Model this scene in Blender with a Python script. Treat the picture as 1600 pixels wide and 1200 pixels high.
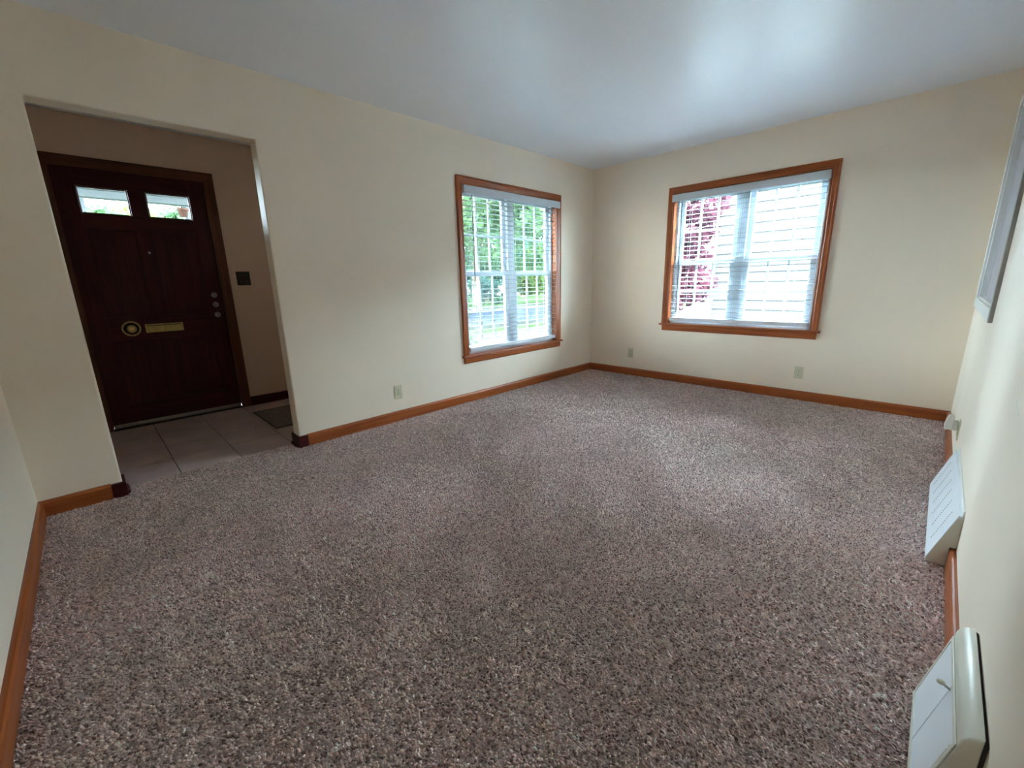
import bpy, bmesh, math, random
import numpy as np
from mathutils import Matrix, Vector

for o in list(bpy.data.objects):
    bpy.data.objects.remove(o, do_unlink=True)
SC = bpy.context.scene
COL = SC.collection
random.seed(7)
RNG = np.random.default_rng(11)

# ------------------------------------------------------------------ camera
CAM = Vector((4.6548, 3.1903, 1.1425))
RIGHT = Vector((-0.70476, 0.70908, -0.02292))
UP = Vector((-0.18156, -0.14903, 0.97202))
FWD = Vector((-0.68582, -0.68920, -0.23377))
cd = bpy.data.cameras.new('camera')
cd.sensor_fit = 'HORIZONTAL'
cd.sensor_width = 36.0
cd.lens = 659.14 / 1600.0 * 36.0
cd.clip_start = 0.01
cd.clip_end = 400
cam = bpy.data.objects.new('camera', cd)
COL.objects.link(cam)
m = Matrix((RIGHT, UP, -FWD)).transposed().to_4x4()
m.translation = CAM
cam.matrix_world = m
SC.camera = cam

# ------------------------------------------------------------------ sky, light, exposure
SKY = 30.0
EXPOSURE = 2.27
world = bpy.data.worlds.new('overcast_sky')
SC.world = world
world.use_nodes = True
bg = world.node_tree.nodes['Background']
bg.inputs[0].default_value = (0.70, 0.85, 1.0, 1)
bg.inputs[1].default_value = SKY
SUN = 15.0
sd = bpy.data.lights.new('sun', 'SUN')
sd.energy = SUN
sd.angle = math.radians(2.0)
sd.color = (1.0, 0.97, 0.93)
so = bpy.data.objects.new('sun', sd)
so.rotation_euler = Vector((0.75, 0.40, 0.85)).to_track_quat('Z', 'Y').to_euler()
so.location = (8, 6, 9)
COL.objects.link(so)
SC.view_settings.view_transform = 'Standard'
SC.view_settings.look = 'None'
SC.view_settings.gamma = 1.0
SC.view_settings.use_curve_mapping = False
SC.view_settings.exposure = EXPOSURE
cy = SC.cycles
cy.use_denoising = True
cy.max_bounces = 12
cy.diffuse_bounces = 8
cy.glossy_bounces = 4
cy.transparent_max_bounces = 24
cy.sample_clamp_indirect = 12.0


def portal(name, loc, rot, sx, sy):
    """Sampling guide for the daylight that comes through a window: emits nothing itself."""
    l = bpy.data.lights.new(name, 'AREA')
    l.shape = 'RECTANGLE'
    l.size, l.size_y = sx, sy
    l.cycles.is_portal = True
    o = bpy.data.objects.new(name, l)
    o.location = loc
    o.rotation_euler = rot
    COL.objects.link(o)
    return o


# ------------------------------------------------------------------ room dimensions (metres)
L, W, H = 5.003, 3.383, 2.44          # x: along the street wall, y: away from it, z: up
OX0, OX1, OH = 3.6986, 4.672, 2.052   # cased opening to the foyer
FY = -1.585                           # foyer face of the wall with the front door
TW = 0.12                             # thickness of the street wall
W1X0, W1X1 = 0.652, 2.132             # window 1 casing (x)
W2Y0, W2Y1 = 0.975, 2.448             # window 2 casing (y)

# ------------------------------------------------------------------ materials
MATS = {}


def principled(name):
    mt = bpy.data.materials.new(name)
    mt.use_nodes = True
    nt = mt.node_tree
    return mt, nt, nt.nodes['Principled BSDF']


def N(nt, kind, **kw):
    n = nt.nodes.new(kind)
    for k, v in kw.items():
        setattr(n, k, v)
    return n


def ramp(nt, stops):
    r = N(nt, 'ShaderNodeValToRGB')
    el = r.color_ramp.elements
    while len(el) < len(stops):
        el.new(0.5)
    for e, (p, c) in zip(el, stops):
        e.position = p
        e.color = (*c, 1)
    return r


def paint(name, col, rough=0.5, bump=0.0, bscale=180.0, var=0.03, spec=0.5, metal=0.0, vscale=3.0):
    mt, nt, b = principled(name)
    tc = N(nt, 'ShaderNodeTexCoord')
    ns = N(nt, 'ShaderNodeTexNoise')
    ns.inputs['Scale'].default_value = vscale
    ns.inputs['Detail'].default_value = 4
    nt.links.new(tc.outputs['Object'], ns.inputs['Vector'])
    lo = tuple(c * (1 - var) for c in col)
    hi = tuple(min(1, c * (1 + var)) for c in col)
    rp = ramp(nt, [(0.35, lo), (0.65, hi)])
    nt.links.new(ns.outputs['Fac'], rp.inputs['Fac'])
    nt.links.new(rp.outputs['Color'], b.inputs['Base Color'])
    b.inputs['Roughness'].default_value = rough
    b.inputs['Metallic'].default_value = metal
    b.inputs['Specular IOR Level'].default_value = spec
    if bump > 0:
        n2 = N(nt, 'ShaderNodeTexNoise')
        n2.inputs['Scale'].default_value = bscale
        n2.inputs['Detail'].default_value = 3
        nt.links.new(tc.outputs['Object'], n2.inputs['Vector'])
        bp = N(nt, 'ShaderNodeBump')
        bp.inputs['Strength'].default_value = bump
        bp.inputs['Distance'].default_value = 0.002
        nt.links.new(n2.outputs['Fac'], bp.inputs['Height'])
        nt.links.new(bp.outputs['Normal'], b.inputs['Normal'])
    MATS[name] = mt
    return mt


def wood(name, axis, dark, mid, light, rough=0.32, grain=1.0, spec=0.5):
    mt, nt, b = principled(name)
    tc = N(nt, 'ShaderNodeTexCoord')
    mp = N(nt, 'ShaderNodeMapping')
    sc = [42.0 * grain] * 3
    sc['XYZ'.index(axis)] = 1.7
    mp.inputs['Scale'].default_value = sc
    nt.links.new(tc.outputs['Object'], mp.inputs['Vector'])
    ns = N(nt, 'ShaderNodeTexNoise')
    ns.inputs['Scale'].default_value = 1.0
    ns.inputs['Detail'].default_value = 6
    ns.inputs['Roughness'].default_value = 0.6
    ns.inputs['Distortion'].default_value = 0.6
    nt.links.new(mp.outputs['Vector'], ns.inputs['Vector'])
    rp = ramp(nt, [(0.28, dark), (0.5, mid), (0.75, light)])
    nt.links.new(ns.outputs['Fac'], rp.inputs['Fac'])
    nt.links.new(rp.outputs['Color'], b.inputs['Base Color'])
    b.inputs['Roughness'].default_value = rough
    b.inputs['Specular IOR Level'].default_value = spec
    bp = N(nt, 'ShaderNodeBump')
    bp.inputs['Strength'].default_value = 0.08
    bp.inputs['Distance'].default_value = 0.001
    nt.links.new(ns.outputs['Fac'], bp.inputs['Height'])
    nt.links.new(bp.outputs['Normal'], b.inputs['Normal'])
    MATS[name] = mt
    return mt


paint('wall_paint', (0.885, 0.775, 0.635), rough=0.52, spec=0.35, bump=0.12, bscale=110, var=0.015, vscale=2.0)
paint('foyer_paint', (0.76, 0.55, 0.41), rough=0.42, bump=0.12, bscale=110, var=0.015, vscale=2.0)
paint('ceiling_paint', (0.84, 0.875, 0.93), rough=0.36, bump=0.12, bscale=140, var=0.012, vscale=1.3)
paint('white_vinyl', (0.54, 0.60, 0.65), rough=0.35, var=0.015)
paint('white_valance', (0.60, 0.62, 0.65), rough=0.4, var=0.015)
paint('white_metal', (0.78, 0.80, 0.83), rough=0.35, var=0.015)
paint('cream_metal', (0.66, 0.63, 0.53), rough=0.32, var=0.02)
paint('white_trim', (0.80, 0.80, 0.77), rough=0.35, var=0.015)
paint('ivory_plastic', (0.66, 0.62, 0.44), rough=0.35, var=0.02)
paint('white_plastic', (0.72, 0.71, 0.66), rough=0.35, var=0.02)
paint('dark_slot', (0.03, 0.028, 0.025), rough=0.6, var=0.1)
paint('lavender_panel', (0.42, 0.40, 0.44), rough=0.35, var=0.04, vscale=6)
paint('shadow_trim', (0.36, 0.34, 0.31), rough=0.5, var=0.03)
paint('brass', (0.62, 0.44, 0.16), rough=0.28, metal=1.0, var=0.12, vscale=40)
paint('old_brass', (0.40, 0.29, 0.10), rough=0.42, metal=0.9, var=0.2, vscale=40)
paint('chrome', (0.36, 0.32, 0.30), rough=0.28, metal=1.0, var=0.06, vscale=30)
paint('dark_bronze', (0.035, 0.028, 0.02), rough=0.4, metal=0.6, var=0.2, vscale=30)
paint('aluminium', (0.34, 0.31, 0.26), rough=0.4, metal=0.7, var=0.1, vscale=20)
paint('wand_plastic', (0.10, 0.11, 0.12), rough=0.3, var=0.1)
paint('cord', (0.75, 0.77, 0.78), rough=0.7, var=0.03)
paint('mat_grey', (0.23, 0.19, 0.165), rough=0.95, bump=0.6, bscale=300, var=0.25, vscale=60)
paint('tile_ceramic', (0.58, 0.445, 0.425), rough=0.30, bump=0.05, bscale=40, var=0.12, vscale=5)
paint('grout', (0.14, 0.11, 0.10), rough=0.9, var=0.2, vscale=40)
paint('carpet_backing', (0.62, 0.50, 0.48), rough=1.0, var=0.2, vscale=80)
paint('scuff_white', (0.85, 0.84, 0.80), rough=0.6)
paint('lawn', (0.016, 0.026, 0.010), rough=0.95, bump=0.4, bscale=20, var=0.35, vscale=1.5, spec=0.0)
paint('asphalt', (0.018, 0.022, 0.030), rough=0.9, bump=0.3, bscale=60, var=0.12, vscale=2, spec=0.0)
paint('concrete', (0.026, 0.027, 0.027), rough=0.85, bump=0.2, bscale=30, var=0.12, vscale=2, spec=0.0)
paint('bark', (0.10, 0.075, 0.055), rough=0.95, bump=0.8, bscale=14, var=0.4, vscale=8)
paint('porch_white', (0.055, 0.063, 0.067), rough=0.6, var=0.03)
paint('terracotta', (0.060, 0.021, 0.012), rough=0.8, var=0.12, vscale=14)
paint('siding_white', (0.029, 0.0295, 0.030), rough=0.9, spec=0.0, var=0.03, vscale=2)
paint('roof_shingle', (0.11, 0.10, 0.10), rough=0.95, bump=0.5, bscale=25, var=0.3, vscale=6)
paint('foundation', (0.30, 0.29, 0.28), rough=0.95, bump=0.5, bscale=30, var=0.15)
paint('house_far', (0.46, 0.42, 0.38), rough=0.8, var=0.06)
OAK = dict(dark=(0.20, 0.043, 0.010), mid=(0.34, 0.082, 0.016), light=(0.45, 0.128, 0.025))
for ax in 'XYZ':
    wood('oak_' + ax, ax, **OAK)
    wood('mahogany_' + ax, ax, (0.032, 0.0035, 0.004), (0.056, 0.0065, 0.007), (0.080, 0.011, 0.010), rough=0.45, spec=0.18)
    wood('casing_dark_' + ax, ax, (0.06, 0.015, 0.006), (0.105, 0.029, 0.010), (0.17, 0.052, 0.018), rough=0.45, spec=0.22)


def leaf_mat(name, a, b_):
    mt = bpy.data.materials.new(name)
    mt.use_nodes = True
    nt = mt.node_tree
    nt.nodes.clear()
    out = N(nt, 'ShaderNodeOutputMaterial')
    tc = N(nt, 'ShaderNodeTexCoord')
    ns = N(nt, 'ShaderNodeTexNoise')
    ns.inputs['Scale'].default_value = 2.2
    ns.inputs['Detail'].default_value = 5
    nt.links.new(tc.outputs['Object'], ns.inputs['Vector'])
    rp = ramp(nt, [(0.35, a), (0.65, b_)])
    nt.links.new(ns.outputs['Fac'], rp.inputs['Fac'])
    d = N(nt, 'ShaderNodeBsdfDiffuse')
    t = N(nt, 'ShaderNodeBsdfTranslucent')
    mx = N(nt, 'ShaderNodeMixShader')
    mx.inputs[0].default_value = 0.4
    nt.links.new(rp.outputs['Color'], d.inputs['Color'])
    nt.links.new(rp.outputs['Color'], t.inputs['Color'])
    nt.links.new(d.outputs[0], mx.inputs[1])
    nt.links.new(t.outputs[0], mx.inputs[2])
    nt.links.new(mx.outputs[0], out.inputs['Surface'])
    MATS[name] = mt


leaf_mat('leaf_green', (0.018, 0.038, 0.018), (0.046, 0.078, 0.034))
leaf_mat('leaf_blue_green', (0.014, 0.032, 0.027), (0.028, 0.056, 0.045))
leaf_mat('leaf_lime', (0.040, 0.062, 0.014), (0.062, 0.090, 0.024))
leaf_mat('leaf_red', (0.026, 0.008, 0.013), (0.052, 0.019, 0.028))
leaf_mat('flower_white', (0.05, 0.048, 0.044), (0.08, 0.078, 0.075))
leaf_mat('flower_yellow', (0.05, 0.034, 0.012), (0.07, 0.052, 0.02))


def glass_mat(name):
    mt = bpy.data.materials.new(name)
    mt.use_nodes = True
    nt = mt.node_tree
    nt.nodes.clear()
    out = N(nt, 'ShaderNodeOutputMaterial')
    tr = N(nt, 'ShaderNodeBsdfTransparent')
    tr.inputs[0].default_value = (0.90, 0.95, 0.94, 1)
    gl = N(nt, 'ShaderNodeBsdfGlossy')
    gl.inputs['Roughness'].default_value = 0.02
    lw = N(nt, 'ShaderNodeLayerWeight')          # Schlick reflectance of thin glass, the same from both sides
    lw.inputs['Blend'].default_value = 0.5
    pw = N(nt, 'ShaderNodeMath', operation='POWER')
    pw.inputs[1].default_value = 5.0
    fr = N(nt, 'ShaderNodeMath', operation='MULTIPLY_ADD')
    fr.inputs[1].default_value = 0.95
    fr.inputs[2].default_value = 0.04
    nt.links.new(lw.outputs['Facing'], pw.inputs[0])
    nt.links.new(pw.outputs[0], fr.inputs[0])
    mx = N(nt, 'ShaderNodeMixShader')
    nt.links.new(fr.outputs[0], mx.inputs[0])
    nt.links.new(tr.outputs[0], mx.inputs[1])
    nt.links.new(gl.outputs[0], mx.inputs[2])
    nt.links.new(mx.outputs[0], out.inputs['Surface'])
    MATS[name] = mt


glass_mat('window_glass')


def screen_mat():
    mt = bpy.data.materials.new('dimming_mesh')
    mt.use_nodes = True
    nt = mt.node_tree
    nt.nodes.clear()
    out = N(nt, 'ShaderNodeOutputMaterial')
    tr = N(nt, 'ShaderNodeBsdfTransparent')
    df = N(nt, 'ShaderNodeBsdfDiffuse')
    df.inputs[0].default_value = (0.03, 0.03, 0.03, 1)
    mx = N(nt, 'ShaderNodeMixShader')
    mx.inputs[0].default_value = 0.38            # share of the daylight that the added screen holds back
    nt.links.new(tr.outputs[0], mx.inputs[1])
    nt.links.new(df.outputs[0], mx.inputs[2])
    nt.links.new(mx.outputs[0], out.inputs['Surface'])
    MATS['dimming_mesh'] = mt


screen_mat()


def slat_mat():
    mt, nt, b = principled('slat_white')
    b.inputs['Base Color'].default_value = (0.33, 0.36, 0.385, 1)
    b.inputs['Roughness'].default_value = 0.45
    out = nt.nodes['Material Output']
    t = N(nt, 'ShaderNodeBsdfTranslucent')
    t.inputs[0].default_value = (0.80, 0.84, 0.88, 1)
    mx = N(nt, 'ShaderNodeMixShader')
    mx.inputs[0].default_value = 0.03
    nt.links.new(b.outputs[0], mx.inputs[1])
    nt.links.new(t.outputs[0], mx.inputs[2])
    nt.links.new(mx.outputs[0], out.inputs['Surface'])
    MATS['slat_white'] = mt


slat_mat()


def carpet_mat():
    mt, nt, b = principled('carpet_yarn')
    at = N(nt, 'ShaderNodeAttribute')
    at.attribute_name = 'yarn'
    nt.links.new(at.outputs['Color'], b.inputs['Base Color'])
    b.inputs['Roughness'].default_value = 0.75
    b.inputs['Specular IOR Level'].default_value = 0.25
    b.inputs['Sheen Weight'].default_value = 0.25
    b.inputs['Sheen Roughness'].default_value = 0.5
    MATS['carpet_yarn'] = mt


carpet_mat()


# ------------------------------------------------------------------ object helpers
def link(o, parent=None):
    COL.objects.link(o)
    if parent is not None:
        o.parent = parent
    return o


def mesh_obj(name, bm, mat, parent=None, smooth=False):
    me = bpy.data.meshes.new(name)
    bmesh.ops.recalc_face_normals(bm, faces=bm.faces)
    bm.to_mesh(me)
    bm.free()
    if smooth:
        me.polygons.foreach_set('use_smooth', [True] * len(me.polygons))
    me.materials.append(MATS[mat])
    return link(bpy.data.objects.new(name, me), parent)


def add_box(bm, x0, x1, y0, y1, z0, z1, bevel=0.0, seg=2):
    r = bmesh.ops.create_cube(bm, size=1.0)
    vs = r['verts']
    for v in vs:
        v.co = Vector(((x0 + x1) / 2 + v.co.x * (x1 - x0), (y0 + y1) / 2 + v.co.y * (y1 - y0),
                       (z0 + z1) / 2 + v.co.z * (z1 - z0)))
    if bevel > 0:
        es = {e for v in vs for e in v.link_edges}
        bmesh.ops.bevel(bm, geom=list(es), offset=bevel, segments=seg, affect='EDGES', profile=0.5)


def box(name, x0, x1, y0, y1, z0, z1, mat, parent=None, bevel=0.0, seg=2):
    bm = bmesh.new()
    add_box(bm, min(x0, x1), max(x0, x1), min(y0, y1), max(y0, y1), min(z0, z1), max(z0, z1), bevel, seg)
    return mesh_obj(name, bm, mat, parent)


def add_prism(bm, pts, axis, a0, a1):
    """Closed 2-D outline swept along an axis. pts are the other two coordinates in xyz order."""
    def mk(p, a):
        if axis == 'X':
            return Vector((a, p[0], p[1]))
        if axis == 'Y':
            return Vector((p[0], a, p[1]))
        return Vector((p[0], p[1], a))
    A = [bm.verts.new(mk(p, a0)) for p in pts]
    B = [bm.verts.new(mk(p, a1)) for p in pts]
    n = len(pts)
    bm.faces.new(A)
    bm.faces.new(list(reversed(B)))
    for i in range(n):
        bm.faces.new((A[i], B[i], B[(i + 1) % n], A[(i + 1) % n]))


def prism(name, pts, axis, a0, a1, mat, parent=None):
    bm = bmesh.new()
    add_prism(bm, pts, axis, a0, a1)
    return mesh_obj(name, bm, mat, parent)


def add_lathe(bm, prof, center, axis, n=24):
    """prof: list of (radius, offset along axis)."""
    c = Vector(center)
    ax = {'X': Vector((1, 0, 0)), 'Y': Vector((0, 1, 0)), 'Z': Vector((0, 0, 1))}[axis]
    u = Vector((0, 0, 1)) if axis != 'Z' else Vector((1, 0, 0))
    v = ax.cross(u)
    rings = []
    for r, h in prof:
        if r < 1e-6:
            rings.append([bm.verts.new(c + ax * h)])
        else:
            rings.append([bm.verts.new(c + ax * h + (u * math.cos(2 * math.pi * k / n) + v * math.sin(2 * math.pi * k / n)) * r)
                          for k in range(n)])
    for a, b in zip(rings[:-1], rings[1:]):
        if len(a) == 1 and len(b) == 1:
            continue
        for k in range(n):
            k2 = (k + 1) % n
            if len(a) == 1:
                bm.faces.new((a[0], b[k], b[k2]))
            elif len(b) == 1:
                bm.faces.new((a[k], b[0], a[k2]))
            else:
                bm.faces.new((a[k], b[k], b[k2], a[k2]))


def lathe(name, prof, center, axis, mat, parent=None, n=24, smooth=True):
    bm = bmesh.new()
    add_lathe(bm, prof, center, axis, n)
    return mesh_obj(name, bm, mat, parent, smooth)


def add_tube(bm, pts, r, n=8):
    pts = [Vector(p) for p in pts]
    rings = []
    for i, p in enumerate(pts):
        d = (pts[min(i + 1, len(pts) - 1)] - pts[max(i - 1, 0)]).normalized()
        u = d.cross(Vector((0, 0, 1)))
        if u.length < 1e-3:
            u = d.cross(Vector((0, 1, 0)))
        u.normalize()
        v = d.cross(u)
        rr = r[i] if isinstance(r, (list, tuple)) else r
        rings.append([bm.verts.new(p + (u * math.cos(2 * math.pi * k / n) + v * math.sin(2 * math.pi * k / n)) * rr) for k in range(n)])
    bm.faces.new(rings[0])
    bm.faces.new(list(reversed(rings[-1])))
    for a, b in zip(rings[:-1], rings[1:]):
        for k in range(n):
            bm.faces.new((a[k], a[(k + 1) % n], b[(k + 1) % n], b[k]))


def tube(name, pts, r, mat, parent=None, n=8):
    bm = bmesh.new()
    add_tube(bm, pts, r, n)
    return mesh_obj(name, bm, mat, parent, smooth=True)


def struct(o, label=None):
    o['kind'] = 'structure'
    if label:
        o['label'] = label
    return o


def tag(o, label, cat, group=None, kind=None):
    o['label'] = label
    o['category'] = cat
    if group:
        o['group'] = group
    if kind:
        o['kind'] = kind
    return o


def empty(name, loc=(0, 0, 0), rz=0.0):
    e = bpy.data.objects.new(name, None)
    e.empty_display_size = 0.1
    e.location = loc
    e.rotation_euler = (0, 0, rz)
    return link(e)


def copy_part(src, parent, loc=(0, 0, 0), rot=(0, 0, 0)):
    c = src.copy()
    link(c, parent)
    c.location = loc
    c.rotation_euler = rot
    return c


def wall(name, axis, a_face, a_back, us, zs, holes, mat='wall_paint', bevel=0.0):
    """Wall slab with rectangular holes. axis 'y': face at y=a_face, us along x; axis 'x': us along y."""
    us = sorted(set(us)); zs = sorted(set(zs))
    bm = bmesh.new()
    cache = {}

    def V(i, j, k):
        key = (i, j, k)
        if key not in cache:
            a = a_face if k == 0 else a_back
            cache[key] = bm.verts.new((us[i], a, zs[j]) if axis == 'y' else (a, us[i], zs[j]))
        return cache[key]

    def solid(i, j):
        if i < 0 or j < 0 or i >= len(us) - 1 or j >= len(zs) - 1:
            return False
        cu, cz = (us[i] + us[i + 1]) / 2, (zs[j] + zs[j + 1]) / 2
        return not any(h[0] < cu < h[1] and h[2] < cz < h[3] for h in holes)

    for i in range(len(us) - 1):
        for j in range(len(zs) - 1):
            if not solid(i, j):
                continue
            for k in (0, 1):
                bm.faces.new((V(i, j, k), V(i + 1, j, k), V(i + 1, j + 1, k), V(i, j + 1, k)))
            for di, dj, e in ((-1, 0, ((i, j), (i, j + 1))), (1, 0, ((i + 1, j), (i + 1, j + 1))),
                              (0, -1, ((i, j), (i + 1, j))), (0, 1, ((i, j + 1), (i + 1, j + 1)))):
                if not solid(i + di, j + dj):
                    (p, q), (r, s) = e
                    bm.faces.new((V(p, q, 0), V(r, s, 0), V(r, s, 1), V(p, q, 1)))
    o = mesh_obj(name, bm, mat)
    if bevel:
        md = o.modifiers.new('rounded_plaster_edge', 'BEVEL')
        md.width = bevel
        md.segments = 3
        md.limit_method = 'ANGLE'
        md.angle_limit = math.radians(40)
    return struct(o)


# ------------------------------------------------------------------ room shell
Z0 = -0.05
W1 = (W1X0 + 0.05, W1X1 - 0.05, 0.44, 2.03)
W2 = (W2Y0 + 0.05, W2Y1 - 0.05, 0.635, 2.03)
HC = H + 0.02
wall('wall_front', 'y', 0.0, -TW, [-0.14, L + 0.12, OX0, OX1, W1[0], W1[1]],
     [Z0, OH, HC, W1[2], W1[3]], [(OX0, OX1, Z0 - 1, OH), W1], bevel=0.010)
wall('wall_far', 'x', 0.0, -0.14, [0.0, W, W2[0], W2[1]], [Z0, HC, W2[2], W2[3]], [W2])
PX0, PX1, PZ0, PZ1 = 0.215, 1.565, 0.965, 2.16
wall('wall_right', 'y', W, W + 0.14, [-0.14, L + 0.12, PX0, PX1], [Z0, HC, PZ0, PZ1], [(PX0, PX1, PZ0, PZ1)])
wall('wall_left', 'x', L, L + 0.12, [0.0, W], [Z0, HC], [])
struct(box('ceiling', -0.14, L + 0.12, -0.12, W + 0.14, H, H + 0.15, 'ceiling_paint'))
struct(box('floor', -0.14, L + 0.12, -0.118, W + 0.14, -0.12, -0.0065, 'carpet_backing'))

# foyer beyond the opening
FX0, FX1 = 2.75, 4.95
DX0, DX1, DZ1 = 3.70, 4.65, 2.075
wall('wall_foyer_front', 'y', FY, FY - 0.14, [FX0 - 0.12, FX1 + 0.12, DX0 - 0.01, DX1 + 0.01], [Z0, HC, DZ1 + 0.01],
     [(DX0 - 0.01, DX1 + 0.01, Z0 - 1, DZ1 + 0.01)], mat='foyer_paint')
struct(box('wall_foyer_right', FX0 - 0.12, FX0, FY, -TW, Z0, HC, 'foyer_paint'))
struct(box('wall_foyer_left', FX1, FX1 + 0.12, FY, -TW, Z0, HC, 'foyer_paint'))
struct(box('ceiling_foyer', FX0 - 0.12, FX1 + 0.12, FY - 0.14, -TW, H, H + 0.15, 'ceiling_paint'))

# foyer tile floor: grout bed with single tiles
fl = struct(box('floor_foyer', FX0 - 0.12, FX1 + 0.12, FY - 0.14, -0.118, -0.12, -0.010, 'grout'))
TS = 0.3425
xs = [3.710 + TS * k for k in range(-3, 5)]
ys = [-0.112 - TS * k for k in range(0, 6)]
tile_me = None
for i in range(len(xs) - 1):
    for j in range(len(ys) - 1):
        xa, xb = max(xs[i], FX0), min(xs[i + 1], FX1)
        ya, yb = max(ys[j + 1], FY), ys[j]
        if xb - xa < 0.03 or yb - ya < 0.03:
            continue
        g = 0.003
        t = box('tile', xa + g, xb - g, ya + g, yb - g, -0.0115, -0.003 + random.uniform(-.0004, .0004), 'tile_ceramic', fl, bevel=0.0015, seg=1)

# ------------------------------------------------------------------ carpet pile (uncountable): one mesh of yarn tufts
def carpet():
    sp = 0.0072
    gx = np.arange(0.012, L - 0.012, sp)
    gy = np.arange(-0.112, W - 0.012, sp * 0.9)
    X, Y = np.meshgrid(gx, gy)
    X = X.ravel(); Y = Y.ravel()
    X = X + RNG.uniform(-.0036, .0036, X.shape); Y = Y + RNG.uniform(-.0033, .0033, Y.shape)
    keep = (Y > 0.012) | ((X > OX0 + 0.01) & (X < OX1 - 0.01))
    # the part of the floor behind the camera's reach is never seen
    X = X[keep]; Y = Y[keep]
    n = X.size

    def field(fx, fy, ph):
        return np.sin(X * fx + ph + 0.6 * np.sin(Y * fy * 0.7 + ph * 2)) * np.cos(Y * fy - ph + 0.5 * np.sin(X * fx * 0.8))
    f1 = 0.55 * field(2.1, 2.9, 0.4) + 0.3 * field(5.2, 4.3, 2.1) + 0.25 * field(9.5, 11.0, 4.0)
    f2 = 0.55 * field(2.6, 1.9, 1.4) + 0.3 * field(4.4, 6.1, 3.1) + 0.25 * field(12.0, 8.6, 0.7)
    ang = f1 * 2.2 + RNG.normal(0, 1.1, n)
    lean = np.clip(0.0065 + 0.003 * f2 + RNG.normal(0, .0026, n), 0.0, 0.014)
    hgt = np.clip(0.0068 + 0.0010 * f2 + RNG.normal(0, .0018, n), 0.003, 0.011)
    rad = RNG.uniform(.0036, .0055, n)
    tx, ty = np.cos(ang) * lean, np.sin(ang) * lean
    z0 = -0.007
    dist = np.hypot(X - CAM.x, Y - CAM.y)
    near = dist < RNG.uniform(1.3, 2.9, n)
    def clump(cell, seed):
        # smooth value noise with the given cell size
        rg_ = np.random.default_rng(seed)
        gx_, gy_ = X / cell + 50, Y / cell + 50
        ix, iy = np.floor(gx_).astype(int), np.floor(gy_).astype(int)
        fx_, fy_ = gx_ - ix, gy_ - iy
        fx_ = fx_ * fx_ * (3 - 2 * fx_); fy_ = fy_ * fy_ * (3 - 2 * fy_)
        tab = rg_.uniform(-1, 1, (ix.max() + 2, iy.max() + 2))
        return (tab[ix, iy] * (1 - fx_) + tab[ix + 1, iy] * fx_) * (1 - fy_) + (tab[ix, iy + 1] * (1 - fx_) + tab[ix + 1, iy + 1] * fx_) * fy_
    fine, mid, big, huge = clump(.017, 1), clump(.045, 2), clump(.22, 3), clump(.62, 4)
    X_, Y_ = X, Y
    X, Y = (X_ - Y_) * 0.7071 + 4, (X_ + Y_) * 0.7071 / 5.0
    streak = clump(.13, 5)                       # strokes left by the vacuum cleaner
    X, Y = X_, Y_
    hgt = np.clip(hgt * (1 + 0.28 * fine + 0.12 * mid), 0.0025, 0.012)
    cols = np.array([(0.30, 0.182, 0.158), (0.58, 0.40, 0.36), (0.75, 0.545, 0.495), (0.88, 0.665, 0.605), (0.96, 0.79, 0.72)])
    pick = RNG.choice(5, size=n, p=[.20, .22, .26, .20, .12])
    c = cols[pick] * (1 + 0.06 * f2 + 0.20 * fine + 0.10 * mid + 0.07 * big + 0.07 * huge + 0.08 * streak)[:, None] * RNG.uniform(.90, 1.10, n)[:, None]
    c = c * (1 + 0.035 * (big + huge)[:, None] * np.array([0.4, -0.4, 0.2]))
    c = np.clip(c, 0.05, 0.97)
    vs, fs_, cs = [], [], []
    base = 0
    a0 = RNG.uniform(0, 6.283, n)
    for sel, two in ((near, True), (~near, False)):
        k = int(sel.sum())
        P = np.zeros((k, 7 if two else 4, 3))
        for q in range(3):
            aa = a0[sel] + q * 2.0944
            P[:, q, 0] = X[sel] + np.cos(aa) * rad[sel]
            P[:, q, 1] = Y[sel] + np.sin(aa) * rad[sel]
            P[:, q, 2] = z0
            if two:
                P[:, 3 + q, 0] = X[sel] + tx[sel] * 0.42 + np.cos(aa + .6) * rad[sel] * 0.82
                P[:, 3 + q, 1] = Y[sel] + ty[sel] * 0.42 + np.sin(aa + .6) * rad[sel] * 0.82
                P[:, 3 + q, 2] = z0 + hgt[sel] * 0.66
        P[:, -1, 0] = X[sel] + tx[sel]
        P[:, -1, 1] = Y[sel] + ty[sel]
        P[:, -1, 2] = z0 + hgt[sel]
        if two:
            tri = np.array([(0, 1, 4), (0, 4, 3), (1, 2, 5), (1, 5, 4), (2, 0, 3), (2, 3, 5), (3, 4, 6), (4, 5, 6), (5, 3, 6)])
        else:
            tri = np.array([(0, 1, 3), (1, 2, 3), (2, 0, 3)])
        F = (np.arange(k) * P.shape[1])[:, None, None] + tri[None] + base
        base += k * P.shape[1]
        vs.append(P.reshape(-1, 3)); fs_.append(F.reshape(-1, 3)); cs.append(np.repeat(c[sel], P.shape[1], axis=0))
    V = np.concatenate(vs).astype(np.float32); F = np.concatenate(fs_).astype(np.int32)
    C = np.concatenate(cs)
    me = bpy.data.meshes.new('carpet_pile')
    me.vertices.add(len(V)); me.vertices.foreach_set('co', V.ravel())
    me.loops.add(F.size); me.loops.foreach_set('vertex_index', F.ravel())
    me.polygons.add(len(F))
    me.polygons.foreach_set('loop_start', np.arange(0, F.size, 3, dtype=np.int32))
    me.polygons.foreach_set('use_smooth', np.ones(len(F), dtype=bool))
    at = me.attributes.new('yarn', 'FLOAT_COLOR', 'POINT')
    at.data.foreach_set('color', np.concatenate([C, np.ones((len(C), 1))], axis=1).astype(np.float32).ravel())
    me.update(calc_edges=True)
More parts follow.
